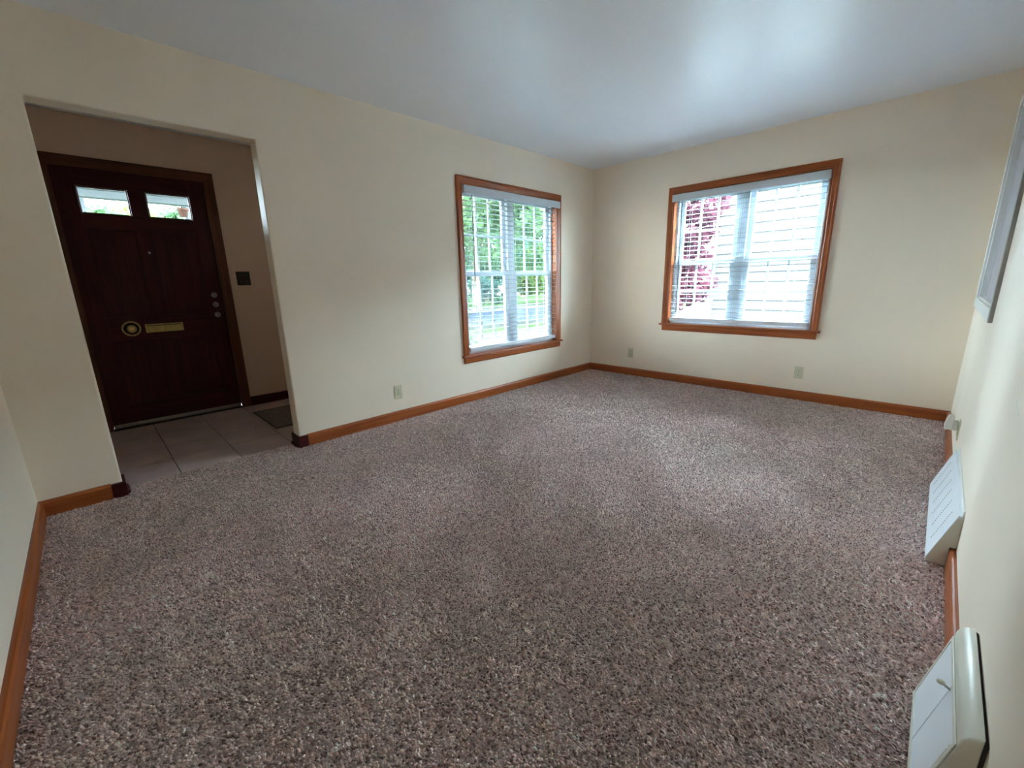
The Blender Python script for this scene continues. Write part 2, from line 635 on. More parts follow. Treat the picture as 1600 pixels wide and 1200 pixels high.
    me.materials.append(MATS['carpet_yarn'])
    o = link(bpy.data.objects.new('carpet_pile', me))
    tag(o, 'mottled brown and taupe cut pile carpet covering the whole room floor', 'carpet', kind='stuff')


carpet()

# ------------------------------------------------------------------ baseboards
HB, TB = 0.083, 0.019


def bb_profile(sgn, at):
    """outline (offset from wall, z): eased top edge, faint lip below it"""
    p = [(0, -0.012), (TB, -0.012), (TB, HB - 0.016), (TB - 0.002, HB - 0.010), (TB - 0.006, HB - 0.004), (TB - 0.011, HB), (0, HB)]
    return [(at + sgn * a, z) for a, z in p]


BR, BLX = 3.644, 4.722       # where the oak stops and the dark corner pieces begin
bf = struct(empty('baseboard_front'))
prism('board', bb_profile(1, 0), 'X', 0, BR, 'oak_X', bf)
prism('board', bb_profile(1, 0), 'X', BLX, L, 'oak_X', bf)
struct(prism('baseboard_far', bb_profile(1, 0), 'Y', TB, W, 'oak_Y'))
struct(prism('baseboard_left', bb_profile(-1, L), 'Y', TB, W, 'oak_Y'))
REG = (1.535, 2.41)
br_ = struct(empty('baseboard_right'))
prism('board', bb_profile(-1, W), 'X', TB, 3.235, 'oak_X', br_)
prism('board', bb_profile(-1, W), 'X', 3.59, L - TB, 'oak_X', br_)
# dark corner pieces that return into the opening
for k, (xj, s, xe) in enumerate(((OX0, 1, BR), (OX1, -1, BLX))):
    t = struct(empty('trim_%d' % (k + 1)))
    a, b = sorted((xe, xj + s * 0.014))
    box('corner_block', a, b, 0.0, 0.024, -0.012, 0.079, 'mahogany_X', t, bevel=0.003)
    a, b = sorted((xj, xj + s * 0.014))
    box('return_board', a, b, -TW - 0.012, 0.0, -0.012, 0.079, 'mahogany_Y', t, bevel=0.003)
    a, b = sorted((xj, xj + s * 0.030))
    prism('shoe_moulding', [(a, -0.012), (b, -0.012), ((a + b) / 2 + s * 0.006, 0.012), (a if s > 0 else b, 0.022)] if s > 0 else
          [(b, -0.012), (a, -0.012), ((a + b) / 2 - 0.006, 0.012), (b, 0.022)], 'Y', -TW - 0.012, 0.0, 'mahogany_Y', t)
ff = struct(prism('baseboard_foyer', [(FY, -0.003), (FY + .016, -0.003), (FY + .016, 0.075), (FY + .008, 0.085), (FY, 0.085)], 'X', FX0, 3.625, 'mahogany_X'))


# ------------------------------------------------------------------ windows
def frame_bm(bm, x0, x1, z0, z1, w, y0, y1, wb=None, wt=None):
    wb = w if wb is None else wb
    wt = w if wt is None else wt
    add_box(bm, x0, x0 + w, y0, y1, z0, z1, 0.003, 1)
    add_box(bm, x1 - w, x1, y0, y1, z0, z1, 0.003, 1)
    add_box(bm, x0 + w, x1 - w, y0, y1, z0, z0 + wb, 0.003, 1)
    add_box(bm, x0 + w, x1 - w, y0, y1, z1 - wt, z1, 0.003, 1)


def casing_profile(w):
    """(across the casing, proud of the wall) colonial shape, outer edge first"""
    return [(0, 0), (0, 0.020), (0.006, 0.0225), (0.016, 0.0225), (0.021, 0.018), (0.030, 0.0165), (0.044, 0.0145), (0.052, 0.0105), (0.058, 0.0120), (w - 0.003, 0.0105), (w, 0.008), (w, 0)]


def make_window(name, loc, rz, hw, zs, zm, label, screens=False):
    """hw: half width over casings; zs: stool top; zm: meeting rail. local x to the viewer's left, y into the room."""
    root = struct(empty(name, loc, rz), label)
    cw, ztop = 0.067, 2.078
    oi = hw - cw                     # half of the clear opening
    zi = ztop - cw
    pr = casing_profile(cw)
    # mitred casings
    for s in (-1, 1):
        bm = bmesh.new()
        A = [bm.verts.new((s * (hw - a), d, zs)) for a, d in pr]
        B = [bm.verts.new((s * (hw - a), d, ztop - a)) for a, d in pr]
        bm.faces.new(A); bm.faces.new(B)
        for i in range(len(pr)):
            j = (i + 1) % len(pr)
            bm.faces.new((A[i], A[j], B[j], B[i]))
        mesh_obj('side_casing', bm, 'oak_Z', root)
    bm = bmesh.new()
    A = [bm.verts.new((-(hw - a), d, ztop - a)) for a, d in pr]
    B = [bm.verts.new(((hw - a), d, ztop - a)) for a, d in pr]
    bm.faces.new(A); bm.faces.new(B)
    for i in range(len(pr)):
        j = (i + 1) % len(pr)
        bm.faces.new((A[i], A[j], B[j], B[i]))
    mesh_obj('head_casing', bm, 'oak_X', root)
    # stool with horns, apron
    bm = bmesh.new()
    add_box(bm, -hw - 0.022, hw + 0.022, -0.001, 0.040, zs - 0.020, zs, 0.006, 3)
    add_box(bm, -oi - 0.012, oi + 0.012, -0.075, 0.002, zs - 0.020, zs - 0.0005)
    mesh_obj('stool', bm, 'oak_X', root)
    bm = bmesh.new()
    add_prism(bm, [(0, zs - 0.080), (0.010, zs - 0.080), (0.016, zs - 0.072), (0.018, zs - 0.030), (0.014, zs - 0.020), (0, zs - 0.020)], 'X', -hw + 0.006, hw - 0.006)
    mesh_obj('apron', bm, 'oak_X', root)
    # wooden jambs of the recess
    for s in (-1, 1):
        a, b = sorted((s * oi, s * (oi + 0.012)))
        box('jamb', a, b, -0.135, 0.002, zs - 0.01, zi + 0.012, 'oak_Z', root)
    box('head_jamb', -oi, oi, -0.135, 0.002, zi, zi + 0.012, 'oak_X', root)
    # white double-hung pair: outer frame, mullion, four sashes with muntins
    yb, yf = -0.135, -0.060
    bm = bmesh.new()
    frame_bm(bm, -oi, oi, zs - 0.01, zi, 0.028, yb, yf, 0.030, 0.028)
    add_box(bm, -0.042, 0.042, yb, yf, zs, zi, 0.003, 1)
    mesh_obj('window_frame', bm, 'white_vinyl', root)
    for s in (-1, 1):
        xa, xb = sorted((s * 0.040, s * (oi - 0.026)))
        for up in (0, 1):
            za, zb = (zm - 0.022, zi - 0.026) if up else (zs + 0.020, zm + 0.024)
            y0, y1 = (-0.120, -0.094) if up else (-0.092, -0.066)
            bm = bmesh.new()
            frame_bm(bm, xa, xb, za, zb, 0.048, y0, y1, 0.046 if up else 0.052, 0.046)
            sash = mesh_obj('upper_sash' if up else 'lower_sash', bm, 'white_vinyl', root)
            gx0, gx1, gz0, gz1 = xa + 0.046, xb - 0.046, za + 0.044, zb - 0.044
            box('glass_pane', gx0, gx1, (y0 + y1) / 2 - 0.002, (y0 + y1) / 2 + 0.002, gz0, gz1, 'window_glass', sash)
            ym = (y0 + y1) / 2
            for q in (1, 2):
                xm = gx0 + (gx1 - gx0) * q / 3
                box('muntin', xm - 0.009, xm + 0.009, ym - 0.007, ym + 0.007, gz0, gz1, 'white_vinyl', sash)
            zc = (gz0 + gz1) / 2
            box('muntin', gx0, gx1, ym - 0.0068, ym + 0.0068, zc - 0.009, zc + 0.009, 'white_vinyl', sash)
        if screens:
            bm = bmesh.new()
            frame_bm(bm, xa, xb, zs + 0.018, zi - 0.026, 0.016, -0.134, -0.124)
            sf = mesh_obj('dimming_screen', bm, 'white_vinyl', root)  # screen added to cut the daylight through this window
            box('dimming_sheet', xa + 0.015, xb - 0.015, -0.1295, -0.1290, zs + 0.033, zi - 0.041, 'dimming_mesh', sf)
            # the sheet is a single layer of mesh
            bmx = bmesh.new(); bmx.from_mesh(sf.children[0].data)
            bmesh.ops.delete(bmx, geom=[f for f in bmx.faces if f.calc_center_median().y < -0.1291 or abs(f.normal.y) < 0.5], context='FACES')
            bmx.to_mesh(sf.children[0].data); bmx.free()
        box('sash_lock', s * 0.33 - 0.03, s * 0.33 + 0.03, -0.094, -0.078, zm + 0.024, zm + 0.034, 'white_vinyl', root, bevel=0.003)
    portal(name + '_daylight_guide', Vector(loc) + Matrix.Rotation(rz, 3, 'Z') @ Vector((0, -0.15, (zs + zi) / 2)),
           (Matrix.Rotation(rz, 4, 'Z') @ Matrix.Rotation(math.radians(90), 4, 'X')).to_euler(), 2 * oi, zi - zs)
    return root


HW = 0.739
make_window('window_1', ((W1X0 + W1X1) / 2, 0, 0), 0.0, HW, 0.462, 1.232, 'pair of white double-hung sashes in orange oak casing beside the foyer opening', screens=True)
make_window('window_2', (0, (W2Y0 + W2Y1) / 2, 0), -math.pi / 2, HW, 0.655, 1.303, 'shorter pair of white double-hung sashes in orange oak casing on the far wall')


def slat_mesh(half, tilt, sag=0.0025, depth=0.050):
    """one slightly crowned slat, centred on the origin, tilted about x (room edge down when positive)"""
    bm = bmesh.new()
    n = 4
    top, bot = [], []
    for i in range(n + 1):
        u = -0.5 + i / n
        y = u * depth
        z = sag * (1 - (2 * u) ** 2)
        c, s = math.cos(tilt), math.sin(tilt)
        top.append((y * c + (z + .0014) * s, -y * s + (z + .0014) * c))
        bot.append((y * c + (z - .0014) * s, -y * s + (z - .0014) * c))
    add_prism(bm, top + bot[::-1], 'X', -half, half)
    me = bpy.data.meshes.new('slat')
    bmesh.ops.recalc_face_normals(bm, faces=bm.faces)
    bm.to_mesh(me); bm.free()
    me.materials.append(MATS['slat_white'])
    return me


def make_blind(loc, rz, zs, tilts, label, wand_x, wand_z):
    root = tag(empty('window_blind', loc, rz), label, 'blind', 'white slatted blinds on the two windows')
    half = 0.655
    # valance with returned ends
    bm = bmesh.new()
    add_box(bm, -0.683, 0.683, 0.040, 0.052, 1.930, 1.998, 0.003, 2)
    for s in (-1, 1):
        a, b = sorted((s * 0.671, s * 0.683))
        add_box(bm, a, b, 0.024, 0.041, 1.930, 1.998, 0.002, 1)
    mesh_obj('valance', bm, 'white_valance', root)
    box('headrail', -0.664, 0.664, -0.045, 0.012, 1.955, 2.006, 'white_vinyl', root, bevel=0.002)
    z_bot = zs + 0.030
    zl = 1.925
    z0 = z_bot + 0.062
    n = int(round((zl - z0) / 0.0445)) + 1
    mes = {}
    for i in range(n):
        z = z0 + (zl - z0) * i / (n - 1)
        ti = tilts(i / (n - 1))
        key = round(ti, 3)
        if key not in mes:
            mes[key] = slat_mesh(half, ti)
        o = bpy.data.objects.new('slat', mes[key])
        link(o, root)
        o.location = (random.uniform(-.0015, .0015), -0.018, z)
        o.rotation_euler = (0, random.uniform(-.0012, .0012), 0)
    bm = bmesh.new()
    add_box(bm, -half, half, -0.046, 0.010, z_bot, z_bot + 0.036, 0.004, 2)
    mesh_obj('bottom_rail', bm, 'white_valance', root)
    for xq in (-0.50, 0.0, 0.50):
        for yq in (-0.046, 0.010):
            tube('ladder_cord', [(xq, yq, z_bot + 0.03), (xq, yq, 1.96)], 0.0011, 'cord', root, 5)
    w = tube('tilt_wand', [(wand_x, 0.022, 1.955), (wand_x - 0.004, 0.020, (wand_z + 1.95) / 2), (wand_x - 0.006, 0.018, wand_z)], 0.0042, 'wand_plastic', root, 6)
    return root


make_blind(((W1X0 + W1X1) / 2, 0, 0), 0.0, 0.462, lambda t: math.radians(0.5), 'white two-inch slatted blind, slats level, on the window beside the foyer opening', 0.575, 1.16)
make_blind((0, (W2Y0 + W2Y1) / 2, 0), -math.pi / 2, 0.655, lambda t: math.radians(5.0), 'white two-inch slatted blind, slats tipped, on the far wall window', 0.585, 0.78)

# framed recess in the right wall
p3 = struct(empty('window_3'), 'white-cased wall recess with a grey lavender panel on the right wall')
bm = bmesh.new()
c = 0.062
add_box(bm, PX0 - c, PX0, W - 0.014, W, PZ0 - c, PZ1 + c, 0.002, 1)
add_box(bm, PX0, PX1, W - 0.014, W, PZ0 - c, PZ0, 0.002, 1)
add_box(bm, PX0, PX1, W - 0.014, W, PZ1, PZ1 + c, 0.002, 1)
mesh_obj('casing', bm, 'white_trim', p3)
box('near_casing', PX1, PX1 + c, W - 0.015, W, PZ0 - c, PZ1 + c, 'shadow_trim', p3, bevel=0.001, seg=1)  # white casing; the shade on its near end is put into this grey
bm = bmesh.new()
frame_bm(bm, PX0, PX1, PZ0, PZ1, 0.012, W - 0.002, W + 0.036)
mesh_obj('reveal_lining', bm, 'white_trim', p3)
box('panel', PX0, PX1, W + 0.030, W + 0.040, PZ0, PZ1, 'lavender_panel', p3)
struct(box('trim_3', PX0 - .05, PX1 + .05, W + 0.14, W + 0.16, PZ0 - .05, PZ1 + .05, 'white_trim'))

# ------------------------------------------------------------------ front door
door = struct(empty('door_1', (0, 0, 0)), 'dark mahogany panelled front door with two small glass lights')
DF = FY - 0.022            # room face of stiles and rails
DB = DF - 0.044
SX0, SX1 = 3.7015, 4.6485


def dboard(name, x0, x1, z0, z1, mat, parent=door, f=DF, b=DB, bevel=0.004):
    return box(name, x0, x1, b, f, z0, z1, mat, parent, bevel=bevel)


dboard('stile', SX0, 3.820, 0.03, 2.0735, 'mahogany_Z')
dboard('stile', 4.524, SX1, 0.03, 2.0735, 'mahogany_Z')
dboard('rail', 3.820, 4.524, 1.940, 2.0735, 'mahogany_X')
dboard('rail', 3.820, 4.524, 1.632, 1.742, 'mahogany_X')
dboard('rail', 3.820, 4.524, 0.740, 0.935, 'mahogany_X')
dboard('rail', 3.820, 4.524, 0.03, 0.200, 'mahogany_X')
for za, zb in ((1.742, 1.940), (0.935, 1.632), (0.200, 0.740)):
    dboard('mid_stile', 4.116, 4.228, za, zb, 'mahogany_Z')
for xa, xb in ((3.820, 4.116), (4.228, 4.524)):
    for za, zb in ((0.935, 1.632), (0.200, 0.740)):
        pn = dboard('panel', xa - .004, xb + .004, za - .004, zb + .004, 'mahogany_Z', f=DF - 0.016, b=DB + 0.014, bevel=0)
        bm = bmesh.new()
        frame_bm(bm, xa, xb, za, zb, 0.012, DF - 0.017, DF - 0.006)
        mesh_obj('panel_moulding', bm, 'mahogany_Z', pn)
    lt = box('glass_light', xa - .004, xb + .004, DF - 0.026, DF - 0.022, 1.738, 1.944, 'window_glass', door)
    bm = bmesh.new()
    frame_bm(bm, xa, xb, 1.742, 1.940, 0.009, DF - 0.022, DF - 0.008)
    mesh_obj('glazing_bead', bm, 'casing_dark_X', lt)
# centre knob on its dished rosette
kb = lathe('knob_rosette', [(0.001, 0.004), (0.040, 0.004), (0.050, 0.008), (0.056, 0.010), (0.060, 0.008), (0.061, 0.0)], (4.392, DF, 0.838), 'Y', 'dark_bronze', door, 32)
lathe('rosette_ring', [(0.050, 0.006), (0.052, 0.013), (0.056, 0.015), (0.061, 0.012), (0.063, 0.0), (0.050, 0.006)], (4.392, DF, 0.838), 'Y', 'brass', kb, 32)
lathe('knob', [(0.0, 0.066), (0.014, 0.064), (0.027, 0.056), (0.033, 0.046), (0.030, 0.036), (0.016, 0.028), (0.012, 0.020), (0.014, 0.006)], (4.392, DF, 0.838), 'Y', 'brass', kb, 28)
# mail slot
ms = box('mail_slot', 4.040, 4.302, DF, DF + 0.006, 0.793, 0.866, 'old_brass', door, bevel=0.002)
box('flap', 4.052, 4.290, DF + 0.006, DF + 0.010, 0.799, 0.848, 'old_brass', ms, bevel=0.002)
tube('hinge_pin', [(4.052, DF + 0.008, 0.853), (4.290, DF + 0.008, 0.853)], 0.003, 'dark_slot', ms)
# three round locks
for z in (1.093, 1.006, 0.912):
    lk = lathe('lock', [(0.0, 0.014), (0.018, 0.014), (0.024, 0.010), (0.026, 0.0)], (3.766, DF, z), 'Y', 'chrome', door, 24)
    if z < 1.05:
        bm = bmesh.new()
        add_box(bm, 3.766 - 0.005, 3.766 + 0.005, DF + 0.013, DF + 0.028, z - 0.015, z + 0.015, 0.003, 2)
        mesh_obj('thumb_turn', bm, 'chrome', lk)
lathe('peephole', [(0.0, 0.003), (0.006, 0.004), (0.009, 0.003), (0.010, 0.0)], (4.168, DF, 1.457), 'Y', 'chrome', door, 16)
box('door_sweep', SX0 + .006, SX1 - .004, DF, DF + 0.008, 0.012, 0.040, 'aluminium', door, bevel=0.002)
for z in (1.67, 0.98, 0.30):
    tube('hinge', [(SX1 + 0.006, DF + 0.004, z - 0.05), (SX1 + 0.006, DF + 0.004, z + 0.05)], 0.007, 'dark_bronze', door)
# jamb, stop and casing of the door
for s, xj in ((-1, DX0), (1, DX1)):
    a, b = sorted((xj - s * 0.004, xj + s * 0.012))
    box('jamb', a, b, FY - 0.14, FY + 0.001, -0.003, DZ1 + 0.010, 'casing_dark_Z', door)
box('head_jamb', DX0 - .012, DX1 + .012, FY - 0.14, FY + 0.001, DZ1 - .004, DZ1 + 0.012, 'casing_dark_X', door)
cwid = 0.076
for s, xo in ((-1, 3.625), (1, 4.725)):
    x1_ = xo - s * cwid
    a, b = sorted((xo, x1_))
    prof = [(xo, FY), (xo, FY + .018), (xo - s * .012, FY + .020), (xo - s * .030, FY + .016), (xo - s * .062, FY + .013), (x1_, FY + .008), (x1_, FY)]
    prism('side_casing', prof, 'Z', -0.003, 2.142, 'casing_dark_Z', door)
prism('head_casing', [(FY, 2.142 - cwid), (FY + .008, 2.142 - cwid), (FY + .013, 2.142 - .062), (FY + .0165, 2.142 - .030), (FY + .0205, 2.142 - .012), (FY + .0185, 2.1425), (FY, 2.1425)], 'X', 3.626, 4.724, 'casing_dark_X', door)
box('threshold', DX0, DX1, FY - 0.14, FY + 0.012, -0.006, 0.012, 'dark_bronze', door, bevel=0.003)
portal('door_daylight_guide', (4.17, FY - 0.15, 1.84), (math.radians(90), 0, 0), 0.74, 0.22)

# foyer switch plate
sp = tag(empty('switch_plate', (3.510, FY, 1.240)), 'dark bronze double toggle switch plate on the foyer wall beside the front door', 'switch')
box('plate', -0.058, 0.058, 0.0, 0.006, -0.064, 0.064, 'dark_bronze', sp, bevel=0.003)
for s in (-1, 1):
    bm = bmesh.new()
    add_prism(bm, [(0.005, -0.010), (0.005, 0.010), (0.018, 0.012), (0.018, 0.005)], 'X', s * 0.023 - 0.005, s * 0.023 + 0.005)
    mesh_obj('toggle', bm, 'dark_bronze', sp)
    for z in (-0.030, 0.030):
        lathe('screw', [(0, 0.0075), (0.003, 0.007), (0.004, 0.005)], (s * 0.023, 0, z), 'Y', 'old_brass', sp, 10)

# foyer mat
mt_ = tag(empty('floor_mat', (3.38, -0.925, -0.003)), 'dark grey rectangular mat lying on the foyer tiles', 'mat')
box('mat_body', -0.335, 0.315, -0.340, 0.345, 0.0, 0.006, 'mat_grey', mt_, bevel=0.002)
bm = bmesh.new()
frame = ((-0.335, 0.315, 0.333, 0.345), (-0.335, 0.315, -0.340, -0.328), (-0.335, -0.323, -0.328, 0.333), (0.303, 0.315, -0.328, 0.333))
for a, b, c_, d in frame:
    add_box(bm, a, b, c_, d, 0.0055, 0.0085, 0.001, 1)
mesh_obj('bound_edge', bm, 'dark_slot', mt_)


# ------------------------------------------------------------------ outlets
def make_outlet(loc, rz, label, wide=False):
    """local x along the wall, y into the room, origin at the plate centre"""
    r = tag(empty('wall_outlet', loc, rz), label, 'outlet', 'duplex outlets around the room')
    box('cover_plate', -0.035, 0.035, 0.0, 0.006, -0.057, 0.057, 'ivory_plastic', r, bevel=0.003)
    for z in (-0.0195, 0.0195):
        bm = bmesh.new()
        add_lathe(bm, [(0.0, 0.0085), (0.0155, 0.0085), (0.017, 0.007), (0.017, 0.004)], (0, 0, z), 'Y', 20)
        rc = mesh_obj('receptacle', bm, 'ivory_plastic', r)
        for xq in (-0.0065, 0.0065):
            box('slot', xq - 0.0012, xq + 0.0012, 0.0080, 0.0088, z - 0.001, z + 0.0075, 'dark_slot', rc)
        lathe('ground_hole', [(0.0, 0.0089), (0.0026, 0.0089), (0.0026, 0.0082)], (0, 0, z - 0.0075), 'Y', 'dark_slot', rc, 10)
    lathe('screw', [(0, 0.0078), (0.002, 0.0075), (0.003, 0.005)], (0, 0, 0), 'Y', 'chrome', r, 10)
    return r


make_outlet((2.866, 0, 0.250), 0.0, 'ivory duplex outlet between the foyer opening and the nearer window')
make_outlet((0, 0.594, 0.270), -math.pi / 2, 'ivory duplex outlet left of the far window near the room corner')
make_outlet((0, 2.348, 0.255), -math.pi / 2, 'ivory duplex outlet below the right end of the far window')
make_outlet((1.205, W, 0.255), math.pi, 'ivory duplex outlet on the right wall behind the plug-in')
# plug-in on the right wall outlet
pg = tag(empty('plug_in_freshener', (1.205, W, 0.285)), 'white plug-in with a rounded shade stuck in the right wall outlet', 'plug-in')
box('body', -0.024, 0.024, -0.040, -0.0095, -0.036, 0.020, 'white_plastic', pg, bevel=0.006, seg=3)
bm = bmesh.new()
add_prism(bm, [(-0.066, -0.022), (-0.060, -0.036), (-0.036, -0.030), (-0.030, 0.040), (-0.040, 0.052), (-0.052, 0.050), (-0.062, 0.015)], 'X', -0.028, 0.028)
bmesh.ops.bevel(bm, geom=bm.edges[:], offset=0.004, segments=2, affect='EDGES', profile=0.5)
mesh_obj('shade', bm, 'white_plastic', pg)
box('vent', -0.012, 0.012, -0.0668, -0.0600, -0.020, -0.016, 'dark_slot', pg)

# ------------------------------------------------------------------ floor registers on the right wall
# long perforated baseboard register
rg = tag(empty('baseboard_register', (REG[0], W, 0.0)), 'long white perforated sloping baseboard register low on the right wall', 'register', 'heat registers along the right wall')
RL = REG[1] - REG[0]
prof = [(0.0, 0.222), (-0.0145, 0.226), (-0.017, 0.218), (-0.079, 0.014), (-0.079, 0.0), (-0.076, 0.0), (-0.076, 0.014), (-0.0155, 0.214), (0.0, 0.216)]
prism('slanted_face', [(a, z) for a, z in prof], 'X', 0.0, RL, 'white_metal', rg)
for xa in (0.0, RL - 0.003):
    prism('end_cap', [(-0.0005, 0.215), (-0.0155, 0.213), (-0.0755, 0.013), (-0.0755, 0.0), (-0.0195, 0.0), (-0.0195, 0.086), (-0.0005, 0.086)], 'X', xa, xa + 0.003, 'cream_metal', rg)
box('top_flange', 0.0, RL, -0.006, -0.0005, 0.2225, 0.246, 'white_trim', rg, bevel=0.001, seg=1)
# slots lying in the slanted face
bm = bmesh.new()
nrm = Vector((0, -(0.218 - 0.014), 0.079 - 0.017)).normalized()
nrm = Vector((0, -0.957, 0.291))
dirv = Vector((0, 0.062, 0.204)).normalized()
p0 = Vector((0, -0.079, 0.014))
for r_ in range(6):
    xr = 0.10 + r_ * (RL - 0.22) / 5
    for k in range(13):
        s = 0.040 + k * 0.0115
        cpt = p0 + dirv * s + Vector((xr, 0, 0)) + nrm * 0.0003
        hx, hs = 0.0050, 0.0013
        q = [cpt + Vector((hx * a, 0, 0)) + dirv * (hs * b) for a, b in ((-1, -1), (1, -1), (1, 1), (-1, 1))]
        t_ = [bm.verts.new(v_ + nrm * 0.0004) for v_ in q]
        b_ = [bm.verts.new(v_ - nrm * 0.001) for v_ in q]
        bm.faces.new(t_)
        for i in range(4):
            bm.faces.new((t_[i], t_[(i + 1) % 4], b_[(i + 1) % 4], b_[i]))
ph = mesh_obj('perforations', bm, 'dark_slot', rg)
ph['kind'] = 'stuff'

# nearer cream register with damper lever
XR0, XR1 = 3.225, 3.600
nr = tag(empty('damper_register', (XR0, W, 0.004)), 'cream register with a damper lever and rounded top on the right wall nearest the camera', 'register', 'heat registers along the right wall')
RW = XR1 - XR0
prof = [(-0.006, 0.0), (-0.078, 0.0), (-0.082, 0.010), (-0.037, 0.232)]
for k_ in range(1, 9):
    t_ = k_ / 8 * math.pi * 0.5
    prof.append((-0.006 - 0.031 * math.cos(t_) * 1.0, 0.236 + 0.036 * math.sin(t_)))
bm = bmesh.new()
add_prism(bm, prof, 'X', 0.0, RW)
bmesh.ops.bevel(bm, geom=[e for e in bm.edges if abs(e.verts[0].co.x - e.verts[1].co.x) < 1e-6], offset=0.005, segments=3, affect='EDGES', profile=0.5)
hs_ = mesh_obj('housing', bm, 'cream_metal', nr)
hs_.data.polygons.foreach_set('use_smooth', [True] * len(hs_.data.polygons))
hs_.data.set_sharp_from_angle(angle=math.radians(32))
prism('back_gap_strip', [(-0.0062, 0.004), (-0.0062, 0.266), (-0.0004, 0.262), (-0.0004, 0.004)], 'X', 0.004, RW - 0.002, 'dark_slot', nr)
# framed damper plate lying on the slanted face
d2 = Vector((0, 0.045, 0.222)).normalized()
n2 = Vector((0, -0.222, 0.045)).normalized()
o2 = Vector((0, -0.082, 0.010))


def slab(name, x0, x1, s0, s1, h0, h1, mat, parent):
    bm = bmesh.new()
    vs = []
    for h in (h0, h1):
        for xx, ss in ((x0, s0), (x1, s0), (x1, s1), (x0, s1)):
            vs.append(bm.verts.new(o2 + Vector((xx, 0, 0)) + d2 * ss + n2 * h))
    bm.faces.new(vs[:4]); bm.faces.new(vs[4:])
    for i in range(4):
        bm.faces.new((vs[i], vs[(i + 1) % 4], vs[4 + (i + 1) % 4], vs[4 + i]))
    bmesh.ops.bevel(bm, geom=bm.edges[:], offset=min(0.0012, (h1 - h0) * .3), segments=1, affect='EDGES')
    return mesh_obj(name, bm, mat, parent)


for a, b, c_, d in ((0.006, RW - 0.006, 0.004, 0.016), (0.006, RW - 0.006, 0.214, 0.225), (0.006, 0.016, 0.016, 0.214), (RW - 0.018, RW - 0.006, 0.016, 0.214)):
    slab('face_frame', a, b, c_, d, -0.0005, 0.0030, 'cream_metal', nr)
slab('damper_plate', 0.016, 0.183, 0.016, 0.214, -0.0005, 0.0016, 'white_metal', nr)
slab('damper_plate', 0.186, RW - 0.018, 0.016, 0.214, -0.0005, 0.0011, 'white_metal', nr)
for k in range(26):
    s = 0.018 + k * 0.0072
    slab('louver_tooth', RW - 0.026, RW - 0.018, s, s + 0.0036, 0.0008, 0.0034, 'cream_metal', nr)
base = o2 + Vector((0.187, 0, 0)) + d2 * 0.203
lv = tube('damper_lever', [base, base + Vector((0.0, -0.008, 0.004)), base + Vector((0.001, -0.014, 0.008))], 0.0032, 'cream_metal', nr)
tip = base + Vector((0.002, -0.018, 0.0115))
bm = bmesh.new()
bmesh.ops.create_uvsphere(bm, u_segments=14, v_segments=10, radius=0.0078)
for v in bm.verts:
    v.co = Vector((v.co.x, v.co.y, v.co.z * 0.75)) + tip
mesh_obj('lever_knob', bm, 'cream_metal', lv, smooth=True)

# small scuff on the right wall paint
sc_ = prism('scuff_mark', [(2.866, 0.792), (2.872, 0.794), (2.975, 0.773), (2.970, 0.770)], 'Y', W - 0.0008, W, 'scuff_white', bpy.data.objects['wall_right'])

# ------------------------------------------------------------------ outdoors
GZ = -0.60
gr = struct(empty('ground'))
gl = box('lawn', -120, 120, -140, 60, GZ - 0.3, GZ, 'lawn', gr)
struct(gr)
st = struct(empty('street'))
box('asphalt', -120, 120, -16.6, -9.6, GZ, GZ + 0.015, 'asphalt', st)
for y in (-9.6, -16.75):
    box('kerb', -120, 120, y, y + 0.15, GZ, GZ + 0.10, 'concrete', st, bevel=0.02)
sw = struct(empty('sidewalk'))
for i in range(46):
    box('paving_slab', -50 + i * 1.5 + .01, -48.5 + i * 1.5 - .01, -20.6, -19.2, GZ, GZ + 0.03, 'concrete', sw)
for i in range(24):
    box('paving_slab', -34 + i * 1.5 + .01, -32.5 + i * 1.5 - .01, -7.6, -6.3, GZ, GZ + 0.03, 'concrete', sw)
dv = struct(empty('driveway'))
for i in range(6):
    box('concrete_slab', -13.6, -9.4, -9.4 + i * 2.0, -7.42 + i * 2.0, GZ, GZ + 0.035, 'concrete', dv)


def leaf_cloud(name, blobs, count, size, mat, parent, flat=0.6):
    """many small leaf blades scattered through a set of ellipsoids (cx,cy,cz,rx,ry,rz)"""
    bl = np.array(blobs, float)
    wts = bl[:, 3] * bl[:, 4] * bl[:, 5]
    idx = RNG.choice(len(bl), size=count, p=wts / wts.sum())
    d = RNG.normal(size=(count, 3)); d /= np.linalg.norm(d, axis=1)[:, None]
    r = RNG.uniform(0.25, 1.0, count) ** 0.45
    C = bl[idx, :3] + d * r[:, None] * bl[idx, 3:6]
    u = RNG.normal(size=(count, 3)); u /= np.linalg.norm(u, axis=1)[:, None]
    w = RNG.normal(size=(count, 3)); w = np.cross(u, w); w /= np.linalg.norm(w, axis=1)[:, None]
    s = size * RNG.uniform(.6, 1.4, count)[:, None]
    P = np.stack([C - u * s, C + w * s * flat, C + u * s, C - w * s * flat], axis=1)
    F = np.arange(count * 4).reshape(-1, 4)
    me = bpy.data.meshes.new(name)
    me.from_pydata(P.reshape(-1, 3).tolist(), [], F.tolist())
    me.materials.append(MATS[mat])
    return link(bpy.data.objects.new(name, me), parent)


